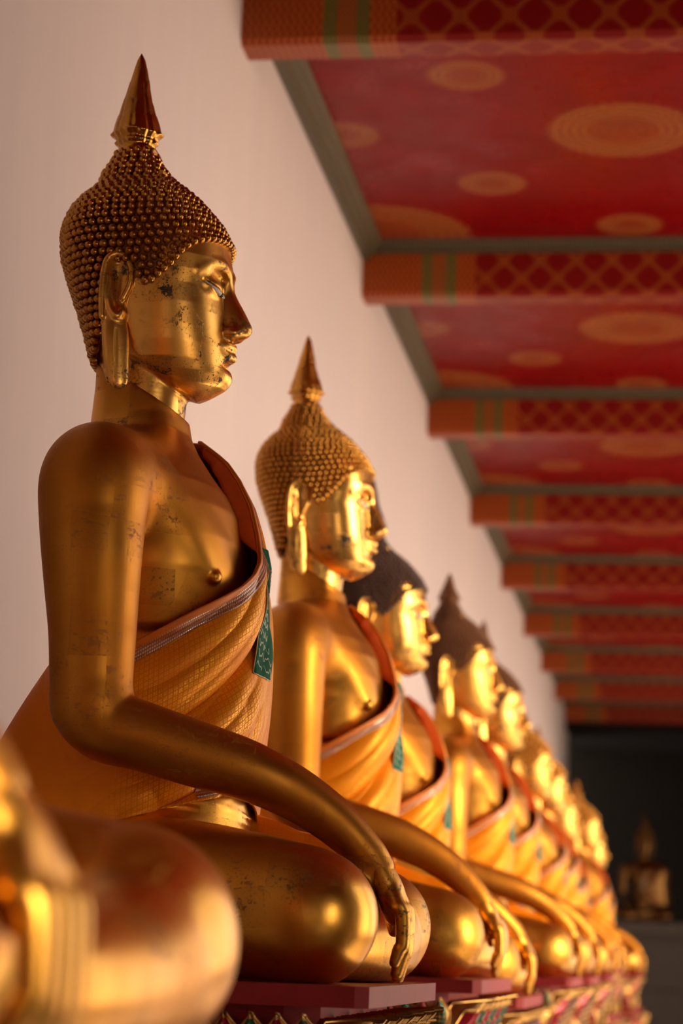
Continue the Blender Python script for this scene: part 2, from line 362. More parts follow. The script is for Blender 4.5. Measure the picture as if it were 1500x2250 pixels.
def meridians(nth=240):
    th = np.linspace(-PI, PI, nth, endpoint=False); T = np.array(HR)
    z = np.linspace(1.522, 1.09, 900); cx = -.095
    xf, xb, w, n = (np.interp(z, T[:, 0], T[:, i]) for i in (1, 2, 3, 4))
    out = []
    for a in th:
        c, s = math.cos(a), math.sin(a)
        ax = np.maximum((xf-cx) if c > 0 else (cx-xb), .02)
        R = 1/((abs(c)/ax)**n+(abs(s)/w)**n)**(1/n)
        P = np.stack([cx+R*c, R*s, z], -1)
        L = np.concatenate([[0], np.cumsum(np.linalg.norm(np.diff(P, axis=0), axis=1))]); out.append((P, L))
    return th, out
def build_hair():
    g = Grid((-.26, -.16, 1.07), (.11, .16, 1.54), .0032)
    f0 = loft_fn(HR, -.07, 1.08, 1.527)
    hx = [p[0] for p in HL]; hz = [p[1] for p in HL]
    f = lambda X, Y, Z: np.maximum(f0(X, Y, Z)+.0035, (np.interp(X, hx, hz).astype(np.float32)-Z)*.7+.003)
    g.add(f, g.lo, g.lo+g.h*g.n, .001)
    V, F = g.mesh()
    th, M = meridians(); nth = len(th)
    # unit knob
    nu, nv = 10, 6; kv = []; kf = []
    for i in range(nv):
        p = .62*PI*i/(nv-1)
        for j in range(nu): kv.append((math.sin(p)*math.cos(2*PI*j/nu), math.sin(p)*math.sin(2*PI*j/nu), math.cos(p)))
    for i in range(nv-1):
        for j in range(nu): kf.append((i*nu+j, (i+1)*nu+j, (i+1)*nu+(j+1) % nu, i*nu+(j+1) % nu))
    kv = np.array(kv); kf = np.array(kf); AV = [V]; AF = [F]; n0 = len(V)
    sp = .0146; row = 0
    Lmax = max(L[-1] for P, L in M)
    s = .006
    while s < Lmax:
        ring = []
        for P, L in M:
            if s <= L[-1]: ring.append([np.interp(s, L, P[:, i]) for i in range(3)])
            else: ring.append([np.nan]*3)
        ring = np.array(ring); nxt = np.roll(ring, -1, 0); seg = np.linalg.norm(nxt-ring, axis=1); seg = np.where(np.isnan(seg), .0035, seg)
        cum = np.concatenate([[0], np.cumsum(seg)]); per = cum[-1]; nb = max(6, int(per/(.0163))); 
        for b in range(nb):
            t = (b+(.5 if row % 2 else 0)+rng.uniform(-.1, .1))/nb*per % per; i = int(np.searchsorted(cum, t)-1) % nth
            c = ring[i]+(nxt[i]-ring[i])*((t-cum[i])/(seg[i]+1e-9))
            if np.isnan(c).any(): continue
            h = np.interp(c[0], hx, hz)
            if c[2] < h+.002: continue
            # outward normal from the field
            e = .003
            F3 = lambda q: float(f0(np.array(q[0], np.float32), np.array(q[1], np.float32), np.array(q[2], np.float32)))
            nrm = np.array([F3(c+d)-F3(c-d) for d in np.eye(3)*e]); nrm /= np.linalg.norm(nrm)+1e-9
            u = np.cross(nrm, [0, 0, 1.]); 
            if np.linalg.norm(u) < .1: u = np.array([1., 0, 0])
            u /= np.linalg.norm(u); w = np.cross(nrm, u); r = .0080*rng.uniform(.92, 1.1)
            q = kv[:, :1]*u*r+kv[:, 1:2]*w*r+kv[:, 2:]*nrm*r*1.25+c-nrm*.0018
            AV.append(q); AF.append(kf+n0); n0 += len(q)
        s += sp; row += 1
    # rim of knobs along the hairline of the brow and temple
    for sgn in (-1, 1):
        pts = []
        T = np.array(HR)
        for x in np.linspace(-.060, .0835, 400):
            z = np.interp(x, hx, hz)+.004; xf = np.interp(z, T[:, 0], T[:, 1]); w = np.interp(z, T[:, 0], T[:, 3]); n = np.interp(z, T[:, 0], T[:, 4])
            q = 1-min(1, max(0, (x+.07)/(xf+.07)))**n; pts.append((x, sgn*w*q**(1/n)*.985, z))
        pts.append((.0845, 0, 1.3345)); pts = np.array(pts); cum = np.concatenate([[0], np.cumsum(np.linalg.norm(np.diff(pts, axis=0), axis=1))])
        for t in np.arange(.004, cum[-1], .0155):
            c = np.array([np.interp(t, cum, pts[:, i]) for i in range(3)]); nrm = c-np.array([-.06, 0, c[2]-.02]); nrm /= np.linalg.norm(nrm)
            u = np.cross(nrm, [0, 0, 1.]); u /= np.linalg.norm(u); w = np.cross(nrm, u); r = .0082
            q = kv[:, :1]*u*r+kv[:, 1:2]*w*r+kv[:, 2:]*nrm*r*1.2+c; AV.append(q); AF.append(kf+n0); n0 += len(q)
    V = np.vstack(AV); 
    return V, [tuple(f) for A in AF for f in A.tolist()], len(AF[0])

def build_finial():
    nth, nz = 96, 150; V = np.zeros((nth, nz, 3))
    for j in range(nz):
        t = j/(nz-1); z = 1.516+t*.207
        r = np.interp(t, [0, .02, .05, .09, .12, .15, .2, .3, .385, .6, .77, .93, 1], [.036, .040, .037, .034, .038, .037, .0435, .0370, .0320, .0222, .0155, .0085, .001])
        for i in range(nth):
            a = 2*PI*i/nth
            star = abs(math.cos(2*a))                         # ridges at the four corners
            fl = .5+.5*math.cos(16*a)
            amp = np.interp(t, [0, .06, .1, .3, .8, 1], [0, 0, .08, .09, .05, 0])
            leaf = 0
            for k in range(4):
                h = .30+.17*k+.10*abs(math.cos(2*a+k*PI/2))   # layered leaf tips
                leaf += .0016*(1/(1+math.exp((t-h)*160)))*(1-.12*k)
            lob = 0
            for tc, aa in ((.115, .005), (.20, .006)):
                lob += aa*math.exp(-((t-tc)/.022)**2)*abs(math.cos(2*a))**6
            R = r*(1-.06+amp*star-.05*fl*np.interp(t, [0, .07, .12, .35, .7], [0, 0, 1, .6, 0]))+leaf*np.interp(t, [0, .1, .3, .95, 1], [0, 0, 1, .6, 0])+lob
            V[i, j] = (-.1115+R*math.cos(a)+.001*math.sin(t*9), R*math.sin(a), z)
    return V.reshape(-1, 3), grid_faces(nth, nz, True)

# ---- robe: a draped cloth described by angle and height
RCX = -.03
RT = [(.0, .175, -.46, .48, .27), (.10, .172, -.43, .47, .26), (.20, .168, -.39, .455, .235), (.27, .166, -.35, .44, .215), (.33, .165, -.32, .43, .205), (.41, .168, -.28, .425, .192), (.50, .170, -.23, .42, .188), (.57, .173, -.19, .415, .195), (.64, .172, -.17, .41, .215), (.73, .167, -.17, .41, .232), (.79, .150, -.175, .405, .238),
      (.85, .130, -.175, .395, .235), (.90, .103, -.175, .36, .20), (.935, .078, -.172, .29, .16), (.96, .05, -.17, .20, .13), (.985, .022, -.165, .115, .115)]
EDGE = [(-180, .86), (-150, .74), (-120, .62), (-100, .555), (-88, .553), (-70, .590), (-54, .626), (-32, .672), (-18, .705), (-6, .745), (3, .79), (12, .845), (22, .90), (35, .945), (55, .975), (80, .984), (120, .984), (150, .96), (165, .92), (180, .86)]
HEM = [(-180, .02), (-140, .02), (-115, .06), (-100, .20), (-88, .255), (-70, .275), (-52, .292), (-35, .305), (-15, .312), (0, .30), (25, .23), (60, .18), (110, .10), (150, .04), (180, .02)]
def robe_pt(td, z, off=0.):
    a = math.radians(td); c, s = math.cos(a), math.sin(a)
    xf, xb, yl, yr = (float(interp(z, RT, i)) for i in (1, 2, 3, 4))
    A = (xf-RCX) if c > 0 else (RCX-xb); B = yl if s > 0 else yr; n = 2.15
    R = 1/((abs(c)/A)**n+(abs(s)/B)**n)**(1/n)+off
    return (RCX+R*c, R*s, z)
def edge(td): return float(interp(td, EDGE, 1))
def hem(td): return float(interp(td, HEM, 1))
def sharp(x):  # rounded crest, narrow valley
    return abs(math.sin(x))**.7
def folds(td, v):
    w = math.radians(td)
    side = math.exp(-((td+35)/70)**2)
    # long folds that sweep up to the shoulder
    q = 3.7*v+.35*math.sin(w*1.7+.6)+.5*math.sin(2.2*w+v*3)*.4
    a = .031*(sharp(PI*q*.55+.4)-.65)*(.3+.7*side)
    a += .0065*(sharp(PI*(q*1.5+.9*math.sin(w*1.2)))-.6)*side
    # bunched pleats low at the front
    lo = max(0, min(1, (v-.42)/.4))
    a += .012*lo*(sharp(PI*(td/17+v*2.1))-.6)*math.exp(-((td-2)/30)**2)
    a += .010*lo*(sharp(PI*(td/26-v*1.7+.3))-.6)*(math.exp(-((td+95)/40)**2)+.8*math.exp(-((td-120)/70)**2))
    return a*min(1, v/.10+.05)
def robe_surf(td, v, off=0.):
    e, h = edge(td), hem(td); z = e+(h-e)*v
    return robe_pt(td, z, folds(td, v)+off)
def build_robe():
    nt, nv = 300, 170; V = []; UV = []
    tds = np.linspace(-180, 180, nt, endpoint=False)
    for td in tds:
        for j in range(nv):
            v = (j/(nv-1)); p = robe_surf(td, v); V.append(p)
            UV.append((math.radians(td)*.21, v*(edge(td)-hem(td))))
    return np.array(V), grid_faces(nt, nv, True), np.array(UV)
def strip(t0, t1, d0, d1, off, n=180, m=5):
    V = []; UV = []; L = 0; pp = None
    for i in range(n):
        td = t0+(t1-t0)*i/(n-1); h = edge(td)-hem(td)
        for j in range(m):
            v = (d0+(d1-d0)*j/(m-1))/h; V.append(robe_surf(td, v, off))
        p = np.array(V[-m]); L += 0 if pp is None else float(np.linalg.norm(p-pp)); pp = p
        for j in range(m): UV.append((L, j/(m-1)))
    return np.array(V), grid_faces(n, m), np.array(UV)
def solid(o, t, off=-1):
    md = o.modifiers.new('thick', 'SOLIDIFY'); md.thickness = t; md.offset = off; return o

def silk():
    s = NT('orange_silk_brocade'); uv = s.uv(); X = s.xyz(uv)
    g = s.vmath('SCALE', uv, scale=1/.0088); fr = s.xyz(s.vmath('FRACTION', g))
    def near(x, c, w): return s.ramp(s.math('ABSOLUTE', s.math('SUBTRACT', x, c)), w, w+.06, 1, 0)
    px = s.math('PINGPONG', fr[0], .5); py = s.math('PINGPONG', fr[1], .5)
    # lattice of small squares with a cross gap
    sq = s.math('MULTIPLY', s.ramp(px, .13, .18), s.ramp(py, .13, .18))
    gap = s.math('MULTIPLY', s.ramp(s.math('SUBTRACT', .5, px), .02, .06), s.ramp(s.math('SUBTRACT', .5, py), .02, .06))
    pat = s.math('MULTIPLY', sq, gap)
    thr = s.noise(s.vmath('MULTIPLY', uv, (1, 1, 1)), 420, 2); nz = s.noise(uv, 6, 2)
    pat = s.math('MULTIPLY', pat, s.ramp(thr, .34, .56, .15, 1.))
    zone = s.math('MULTIPLY', s.ramp(X[1], .40, .46, 1, .25), s.math('MULTIPLY', s.ramp(X[0], -.36, -.27, .06, 1.), s.ramp(s.noise(uv, 11, 3), .35, .55, .35, 1.)))
    pat = s.math('MULTIPLY', pat, zone)
    col = s.mix(pat, s.mix(nz, (.80, .20, .0015), (.92, .29, .002)), (1.0, .58, .03))
    s.bump(s.math('ADD', s.math('MULTIPLY', thr, .5), s.math('MULTIPLY', s.noise(uv, 60, 3), 1.2)), .25, .0015)
    return s.set(col=col, spec=.25, rough=s.math('SUBTRACT', .50, s.math('MULTIPLY', pat, .15)), metal=s.math('ADD', .08, s.math('MULTIPLY', pat, .45)))
def silver():
    s = NT('silver_thread_trim'); X = s.xyz(s.uv())
    rows = s.math('PINGPONG', s.math('MULTIPLY', X[1], 4.), .5); dots = s.math('PINGPONG', s.math('MULTIPLY', X[0], 1/.0048), .5)
    m = s.math('MULTIPLY', s.ramp(rows, .12, .3), s.ramp(dots, .12, .3))
    col = s.mix(m, (.40, .13, .035), (.66, .54, .48)); s.bump(m, .4, .001)
    return s.set(col=col, rough=.3, metal=s.math('MULTIPLY', m, .9))
SILK = silk(); SILVER = silver()
ORANGE = plain('orange_hem', (.75, .20, .012), .55)
REDSILK = plain('red_orange_lining', (.75, .11, .008), .6)
GREEN = plain('green_satin', (.004, .12, .065), .7, 0., spec=.1)
THREAD = plain('pale_thread', (.66, .74, .58), .5)
RED_T = plain('red_thread', (.6, .02, .03), .5)

def build_statue(loc, label):
    root = empty('buddha_statue', loc, label, 'statue', 'gilded statues in the row')
    V, F = build_body(); n1 = len(F); Vh, Fh = build_head()
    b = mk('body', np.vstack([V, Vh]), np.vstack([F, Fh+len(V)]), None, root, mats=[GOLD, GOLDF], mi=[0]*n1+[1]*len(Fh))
    V, F, nc = build_hair(); hair = mk('hair_curls', V, F, None, root, mats=[GOLDH, GOLDB], mi=[1]*nc+[0]*(len(F)-nc))
    V, F = build_finial(); mk('flame_finial', V, F, GOLDH, root)
    for s in (-1, 1):
        pts = smooth(np.array([(.0805, .025*s, 1.2285), (.0775, .042*s, 1.2305), (.0675, .065*s, 1.2370), (.0525, .083*s, 1.2465)]), 8)
        hw = [.0052*math.sin(PI*min(1, max(0, i/(len(pts)-1)*.86+.08))) for i in range(len(pts))]
        m = MB(); q = pts-np.array([.0018, 0, 0]); q = q.copy(); 
        m.tube(q, hw, 8); e = m.build('eye', WHITE, root, True)
        k = MB(); i0 = 8; k.ball(pts[i0]+np.array([-.0012, .0, -.0004]), (.0050, .0062, .0050), 12, 8); k.build('iris', BLACK, e, True)
    V, F, UV = build_robe(); r = mk('robe', V, F, SILK, root, uv=UV); solid(r, .003)
    V, F, UV = strip(-118, 62, .008, .033, .0045, 260, 9); solid(mk('silver_trim', V, F, SILVER, r, uv=UV), .001)
    V, F, UV = strip(-118, 62, -.003, .009, .0038, 260); solid(mk('hem_roll', V, F, ORANGE, r, uv=UV), .004)
    n, m2 = 60, 5; V = []
    def lower(td, d): 
        h = edge(td)-hem(td); return robe_surf(td, 1-d/h, .0045)
    for i in range(n):
        td = -50+36*i/(n-1)
        for j in range(m2): V.append(lower(td, .006+.020*j/(m2-1)))
    UV = [(i*.0035, j/(m2-1)) for i in range(n) for j in range(m2)]
    solid(mk('lower_silver_trim', V, grid_faces(n, m2), SILVER, r, uv=UV), .001)
    V = []; na, nb = 40, 60
    for i in range(na):
        for j in range(nb):
            u, w = i/(na-1), j/(nb-1); x = .10+.27*u-.10*w*u; y = .0+.46*w
            z = .315-.085*u**.8-.05*max(0, w-.55)/.45-.06*(1-min(1, w/.10))+.010*(sharp(9*u+5*w+math.sin(4*w))-.6)*min(1, w*6)-.05*max(0, u-.8)/.2
            V.append((x, y, z))
    solid(mk('lap_drape', V, grid_faces(na, nb), SILK, r, uv=[(i*.007, j*.008+.5) for i in range(na) for j in range(nb)]), .003)
    V = []; n = 90
    for i in range(n):
        td = -4+72*i/(n-1); q = min(1, i/14)*min(1, (n-1-i)/14)
        for j in range(6):
            t = j/5; x0, y0, z0 = robe_pt(td, edge(td)-.004-.020*t*q, folds(td, 0)+.002-(.040*t)*q); V.append((x0, y0, z0+.010*math.sin(PI*t)*q))
    solid(mk('collar_fold', V, grid_faces(n, 6), REDSILK, r), .002)
    # embroidered label along the front of the robe
    def lab(u, z, off=.004):
        t = (z-.530)/(.765-.530); tl = np.interp(t, [0, .25, .6, 1], [-15, -12, -5, 1]); tr = np.interp(t, [0, 1], [16, 12])
        td = tl+(tr-tl)*u; e, h = edge(td), hem(td); v = (e-z)/(e-h)
        return np.array(robe_pt(td, z, max(0, folds(td, v))+off))
    V = []; nz, nu2 = 60, 14
    for i in range(nz):
        for j in range(nu2):
            u = j/(nu2-1); z = .530+.235*i/(nz-1)
            if i < 8: z = .530+.235*(i/(nz-1))+ (.5-abs(u-.5))*-.010*(8-i)/8
            V.append(lab(u, z))
    L = solid(mk('embroidered_label', V, grid_faces(nz, nu2), GREEN, r), .002)
    m = MB(); m.tube([lab(0, z, .005) for z in np.linspace(.53, .765, 60)], .0011, 6); m.tube([lab(1, z, .005) for z in np.linspace(.53, .765, 60)], .0011, 6)
    m.tube([lab(u, .530-(.5-abs(u-.5))*.010, .005) for u in np.linspace(0, 1, 16)], .0011, 6); m.build('piping', THREAD, L, True)
    m = MB()
    for k in range(7):     # curling lines of script
        z0 = .548+.021*k; pts = []
        for i in range(50):
            t = i/49; u = .07+.62*t; pts.append(lab(u, z0+.0045*math.sin(t*17+k*1.3)+.003*math.sin(t*31+k)-.012*t, .0052))
        m.tube(pts, .0014, 5)
    m.build('embroidered_script', THREAD, L, True)
    m = MB()
    for k in range(7):
        c = .7+.009*k; m.tube([lab(.35+.2*math.cos(a), c-.035+.006*math.sin(a), .0056) for a in np.linspace(0, 2*PI, 14)], .0011, 5)
    m.build('embroidered_flower', RED_T, L, True)
    return root
def kids(o): return [c for c in bpy.data.objects if c.parent == o]
def dup(o, parent=None):
    c = o.copy(); C.objects.link(c); c.parent = parent
    for ch in kids(o): dup(ch, c)
    return c

# ------------------------------------------------------------------ place: the gallery.  camera at the origin of x and y
FLOOR = -1.35; WX = -1.475; OX = -.928; OZ = -.046
s1 = build_statue((OX, 4.0, OZ), 'sharply focused gilded seated Buddha with green label on its robe, nearest whole statue')
rows = [  # y, dx, dz, scale, zscale, hair, label
    (1.66, .065, -.05, (1., 1.25, 1.), 1., GOLDH, 'blurred gilded statue in the near corner, only its knees and lap inside the picture'),
    (6.00, .0, .0, 1., 1., GOLDH, 'gilded seated Buddha directly behind the sharp one, bright gold cheek and golden curls'),
    (7.48, -.015, -.06, 1., .985, DARKHAIR, 'gilded seated Buddha with black hair, its face half hidden behind the second golden-haired head'),
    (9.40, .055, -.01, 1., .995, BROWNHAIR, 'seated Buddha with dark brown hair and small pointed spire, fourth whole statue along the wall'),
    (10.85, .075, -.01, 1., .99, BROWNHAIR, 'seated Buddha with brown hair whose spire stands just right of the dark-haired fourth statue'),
    (13.4, .075, -.01, 1., .945, GOLDH, 'out of focus golden Buddha, sixth whole statue from the camera'),
    (15.2, .065, .03, 1., .93, GOLDH, 'out of focus golden Buddha, seventh whole statue from the camera'),
    (17.2, .05, -.02, 1., .92, GOLDH, 'strongly blurred golden Buddha, eighth whole statue from the camera'),
    (19.6, .13, -.01, 1., .95, GOLDH, 'strongly blurred golden Buddha, second last of the row before the dark end'),
    (22.2, .09, -.03, 1., .93, GOLDH, 'small blurred golden Buddha, last of the long row beside the dark end of the gallery')]
FK = {9.40: .67, 10.85: .80, 13.4: .75, 15.2: .8, 17.2: .75, 19.6: .8, 22.2: .75}
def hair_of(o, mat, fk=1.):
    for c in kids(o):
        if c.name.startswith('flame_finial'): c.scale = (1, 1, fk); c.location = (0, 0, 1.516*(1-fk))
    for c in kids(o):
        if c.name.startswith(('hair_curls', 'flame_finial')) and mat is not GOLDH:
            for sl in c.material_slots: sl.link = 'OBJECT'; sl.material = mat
for y, dx, dz, sc, zs, hm, lab_ in rows:
    o = dup(s1); o.location = (OX+dx, y, OZ+dz); o.scale = sc if isinstance(sc, tuple) else (sc, sc, sc*zs); o['label'] = lab_; hair_of(o, hm, FK.get(y, 1.))

# ---- pedestals
def red_paint():
    s = NT('red_lacquer'); p = s.obj(); n = s.noise(p, 9, 4, .6)
    return s.set(col=s.mix(n, (.22, .012, .014), (.34, .035, .035)), rough=.5, spec=.2)
REDP = red_paint()
REDG = plain('red_glass_inlay', (.30, .01, .02), .15, .3); GREENG = plain('green_glass_inlay', (.02, .10, .05), .15, .3)
def petal(gold, field, orn, c, ang, W, H, lean=.35, g=1.):
    ca, sa = math.cos(ang), math.sin(ang)      # outward direction
    def pt(u, t, off=0.):
        w = W*.5*(math.sin(PI*min(1, t*.86+.14))**.55)*(1 if t < .55 else (1-((t-.55)/.45)**1.6)) if t < 1 else 0
        out = lean*H*(.25*t+.55*t*t)+off-(u*u)*W*.48; lat = u*w
        return (c[0]+ca*out-sa*lat, c[1]+sa*out+ca*lat, c[2]+t*H)
    rim = [pt(-1, t, .002) for t in np.linspace(0, .97, 12)]+[pt(0, 1., .004)]+[pt(1, t, .002) for t in np.linspace(.97, 0, 12)]
    gold.tube(rim, .0062*g, 6)
    rim2 = [pt(-.72, t*.86+.05, .004) for t in np.linspace(0, .97, 10)]+[pt(0, .90, .006)]+[pt(.72, t*.86+.05, .004) for t in np.linspace(.97, 0, 10)]
    gold.tube(rim2, .0030*g, 5)
    V = [pt(u, t) for t in np.linspace(0, .99, 9) for u in np.linspace(-1, 1, 7)]
    F = [tuple(f) for f in grid_faces(9, 7)]; inner = [pt(u, t, .003) for t in np.linspace(.08, .86, 9) for u in np.linspace(-.66, .66, 7)]; field.add(inner, F)
    V += [pt(u, t, -.010) for t in np.linspace(0, .99, 9) for u in np.linspace(-1, 1, 7)]
    F = [tuple(f) for f in grid_faces(9, 7)]; F += [tuple(i+63 for i in f[::-1]) for f in F]
    gold.add(V, F)
    for t, r in ((.22, .011), (.36, .014), (.50, .012), (.62, .009), (.74, .006)):
        for u in ((-.38, 0, .38) if t < .6 else (0,)): orn.ball(pt(u, t, .005), r*.62*g, 7, 4)
def build_pedestal():
    root = empty('pedestal', (OX, 4., OZ), 'x', 'pedestal', 'red and gilt statue pedestals')
    m = MB()
    def slab(x1, y1, z0, z1, c):
        m.prism([(-.54, -y1), (x1-c, -y1), (x1, -y1+c), (x1, y1-c), (x1-c, y1), (-.54, y1)], z0, z1, 'z')
    slab(.455, .50, -.034, -.001, .02); m.build('red_slab', REDP, root)
    m = MB(); slab(.37, .46, -.075, -.0345, .05); slab(.44, .60, -.34, -.30, .05); slab(.36, .50, -.30, -.075, .04); slab(.50, .66, -.72, -.60, .06); slab(.56, .72, FLOOR-OZ, -.80, .06); slab(.44, .6, -.60, -.34, .05)
    slab(.52, .68, -.8, -.72, .05); m.build('red_base', REDP, root)
    gold, f1, f2, orn = MB(), MB(), MB(), MB()
    def ring(x1, y1, z, W, H, n_side, n_front, lean=.35):
        for i in range(n_front):
            y = -y1+2*y1*(i+.5)/n_front; petal(gold, (f1, f2)[i % 2], orn, (x1, y, z), 0, W, H, lean)
        for i in range(n_side):
            x = -.42+(x1+.42)*(i+.5)/n_side
            petal(gold, (f1, f2)[i % 2], orn, (x, -y1, z), -PI/2, W, H, lean); petal(gold, (f1, f2)[i % 2], orn, (x, y1, z), PI/2, W, H, lean)
    for k in range(20):
        for sy in (-1, 1): petal(gold, (f1, f2)[k % 2], orn, (-.42+.041*k, sy*.505, -.115), sy*PI/2, .046, .070, .2, .4)
    for k in range(6): petal(gold, (f1, f2)[k % 2], orn, (.385, -.44+.176*k, -.255), 0, .17, .205, .5)
    for k in range(5):
        for sy in (-1, 1): petal(gold, (f1, f2)[k % 2], orn, (-.36+.17*k, sy*.52, -.335), sy*PI/2, .17, .20, .45)
    ring(.45, .60, -.60, .15, .22, 6, 7, .3)
    for z, x1, y1, r in ((-.120, .37, .51, .006), (-.345, .455, .61, .010), (-.60, .46, .62, .012)):
        gold.tube([(-.5, -y1, z), (x1, -y1, z), (x1, y1, z), (-.5, y1, z)], r, 8)
        for y in np.arange(-y1+.01, y1, .028): orn.ball((x1+r, y, z), .008, 6, 4)
        for x in np.arange(-.4, x1, .028): orn.ball((x, -y1-r, z), .008, 6, 4)
    al = MB(); mi = []
    for q, k in ((gold, 0), (orn, 0), (f1, 1), (f2, 2)): al.add(q.V, q.F); mi += [k]*len(q.F)
    mk('lotus_petals', al.V, al.F, None, root, True, mats=[GOLDC, REDG, GREENG], mi=mi)
    return root
p1 = build_pedestal()
names = ['nearest whole statue', 'blurred corner statue', 'second whole statue', 'black-haired third statue', 'dark brown haired fourth statue', 'fifth whole statue', 'sixth whole statue', 'seventh whole statue', 'eighth whole statue', 'second last statue', 'last statue of the row']
p1['label'] = 'red slab pedestal with gilt lotus petals carrying the sharply focused '+names[0]
for i, r in enumerate(rows):
    o = dup(p1); o.location = (OX+max(0, r[1]), r[0]-(.12 if i == 0 else 0), OZ+r[2]); o['label'] = 'red and gilt carved pedestal carrying the '+names[i+1]

# ---- wall, floor, end
def wall_mat():
    s = NT('pink_plaster'); p = s.obj(); X = s.xyz(p)
    big = s.noise(p, .9, 3, .5); st = s.noise(s.vmath('MULTIPLY', p, (1, 2.2, .25)), 3., 3, .6); fine = s.noise(p, 60, 4, .6)
    col = s.mix(s.ramp(big, .3, .7), (.53, .455, .465), (.515, .445, .47)); col = s.mix(s.math('MULTIPLY', s.ramp(st, .45, .75), .35), col, (.57, .495, .49))
    sp = s.math('MULTIPLY', s.ramp(s.noise(p, 34, 2, .7), .735, .76), s.ramp(s.noise(p, 3.1, 1), .52, .6))
    col = s.mix(s.math('MULTIPLY', sp, .6), col, (.25, .17, .12)); s.bump(s.math('ADD', fine, s.math('MULTIPLY', s.noise(p, 9, 3), 2.)), .15, .003)
    return s.set(col=col, rough=.75)
def floor_mat():
    s = NT('stone_paving'); p = s.obj()
    b = s.n('ShaderNodeTexBrick'); s.put(b.inputs['Vector'], p); b.inputs['Scale'].default_value = 2.; b.offset = 0
    b.inputs['Color1'].default_value = (.30, .24, .20, 1); b.inputs['Color2'].default_value = (.26, .20, .17, 1); b.inputs['Mortar'].default_value = (.1, .08, .07, 1); b.inputs['Mortar Size'].default_value = .01
    return s.set(col=b.outputs[0], rough=.35)
m = MB(); m.box((WX-.3, -14, FLOOR-.1), (WX, 29.3, 4.0)); m.build('wall_left', wall_mat()); bpy.data.objects['wall_left']['kind'] = 'structure'
m = MB(); m.box((WX-.3, -14, FLOOR-.2), (3.2, 31.5, FLOOR)); tag(m.build('floor', floor_mat()), kind='structure')
def pave():
    s = NT('sunlit_courtyard_paving'); n = s.noise(s.obj(), .6, 3); return s.set(col=s.mix(n, (.62, .50, .36), (.5, .40, .29)), rough=.8)
m = MB(); m.box((3.2, -40, FLOOR-.5), (60, 60, FLOOR-.3)); tag(m.build('floor', pave()), kind='structure')
ENDM = plain('shaded_end_dark', (.012, .009, .007), .9, spec=.1)  # near-black albedo paints in the lack of light at the gallery end
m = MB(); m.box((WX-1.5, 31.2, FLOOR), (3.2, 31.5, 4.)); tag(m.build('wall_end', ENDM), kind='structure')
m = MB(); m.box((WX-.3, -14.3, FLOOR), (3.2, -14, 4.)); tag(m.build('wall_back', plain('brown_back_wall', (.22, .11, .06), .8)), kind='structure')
m = MB(); m.box((WX, 28.42, 2.86), (2.9, 31.2, 3.3)); tag(m.build('ceiling', ENDM), kind='structure')  # added soffit, its near-black colour stands in for shade over the last bay
# open colonnade side, plus closed bays added to shape the light
PW = plain('white_column', (.62, .52, .44), .6)
m = MB()
BY = [-12., -9.3, -6.6, -3.9, -1.2, 1.5, 4.3, 7.04, 9.96, 12.7, 15.4, 18.12, 20.8, 23.45, 25.95, 28.4]
for y in BY: m.box((2.9, y-.3, FLOOR), (3.2, y+.3, 3.2))
m.box((2.9, -14, FLOOR), (3.2, 31.5, FLOOR+.45)); m.box((2.9, -14, 2.95), (3.2, 31.5, 4.)); m.box((2.9, 25.6, FLOOR), (3.2, 31.5, 3.2))  # last box closes the far bays, added to keep light off the end
q = MB(); q.box((2.6, -8, FLOOR), (2.9, -1.0, 3.2)); q.box((2.6, -1.0, 1.4), (2.9, 1.25, 3.2)); q.box((2.6, -1.0, FLOOR), (2.9, 1.25, -.5)); q.box((2.6, 1.25, FLOOR), (2.9, 4.5, 3.2)); tag(q.build('wall_right', plain('light_blocking_side_wall', (.20, .07, .04), .7)), kind='structure')  # unseen wall added to block light; its opening lets some reach the cheeks
tag(m.build('wall_right', PW), kind='structure')

# ---- ceiling
def stencil(name, base, goldc):
    """red panel with stencilled gold medallions; coordinates are metres from the panel centre"""
    s = NT(name); p = s.obj(); X = s.xyz(p)
    tot = None
    def med(cx, cy, R, ring):
        nonlocal tot
        dx = s.math('SUBTRACT', X[0], cx); dy = s.math('SUBTRACT', X[1], cy)
        r = s.math('DIVIDE', s.math('SQRT', s.math('ADD', s.math('MULTIPLY', dx, dx), s.math('MULTIPLY', dy, dy))), R)
        a = s.math('ARCTAN2', dy, dx)
        pet = s.math('MULTIPLY', s.math('SINE', s.math('MULTIPLY', a, 36.)), .5)
        rr = s.math('ADD', r, s.math('MULTIPLY', pet, .03)); disc = s.ramp(rr, .96, 1.0, 1, 0)
        wv = s.math('SINE', s.math('ADD', s.math('MULTIPLY', r, ring*6.283), s.math('MULTIPLY', s.math('PINGPONG', s.math('MULTIPLY', a, 5.73), .5), 5.)))
        f = s.ramp(wv, -.5, .4, .28, 1.); inner = s.ramp(r, .42, .52, .62, 1.)
        v = s.math('MULTIPLY', s.math('MULTIPLY', disc, f), inner)
        tot = v if tot is None else s.math('MAXIMUM', tot, v)
    med(0, 0, .30, 8)
    for sx in (-1, 1):
        for sy in (-1, 1): med(.56*sx, .595*sy, .148, 5)
        med(1.105*sx, 0, .148, 5); med(0, 1.16*sx, .148, 5)
    for sx in (-1, 1):
        for sy in (-1, 1): med(1.13*sx, 1.27*sy, .43, 9)
    nz = s.noise(p, 3, 4, .6); b = s.mix(s.ramp(nz, .3, .7), base, tuple(c*.8 for c in base))
    col = s.mix(s.math('MULTIPLY', tot, .9), b, goldc); s.bump(s.noise(p, 2.2, 3, .5), .08, .01)
    return s.set(col=col, rough=s.ramp(s.noise(p, 5, 3), .3, .7, .26, .38), spec=.09)
PANEL = stencil('red_stencilled_panel', (.195, .0004, .002), (.29, .10, .025))
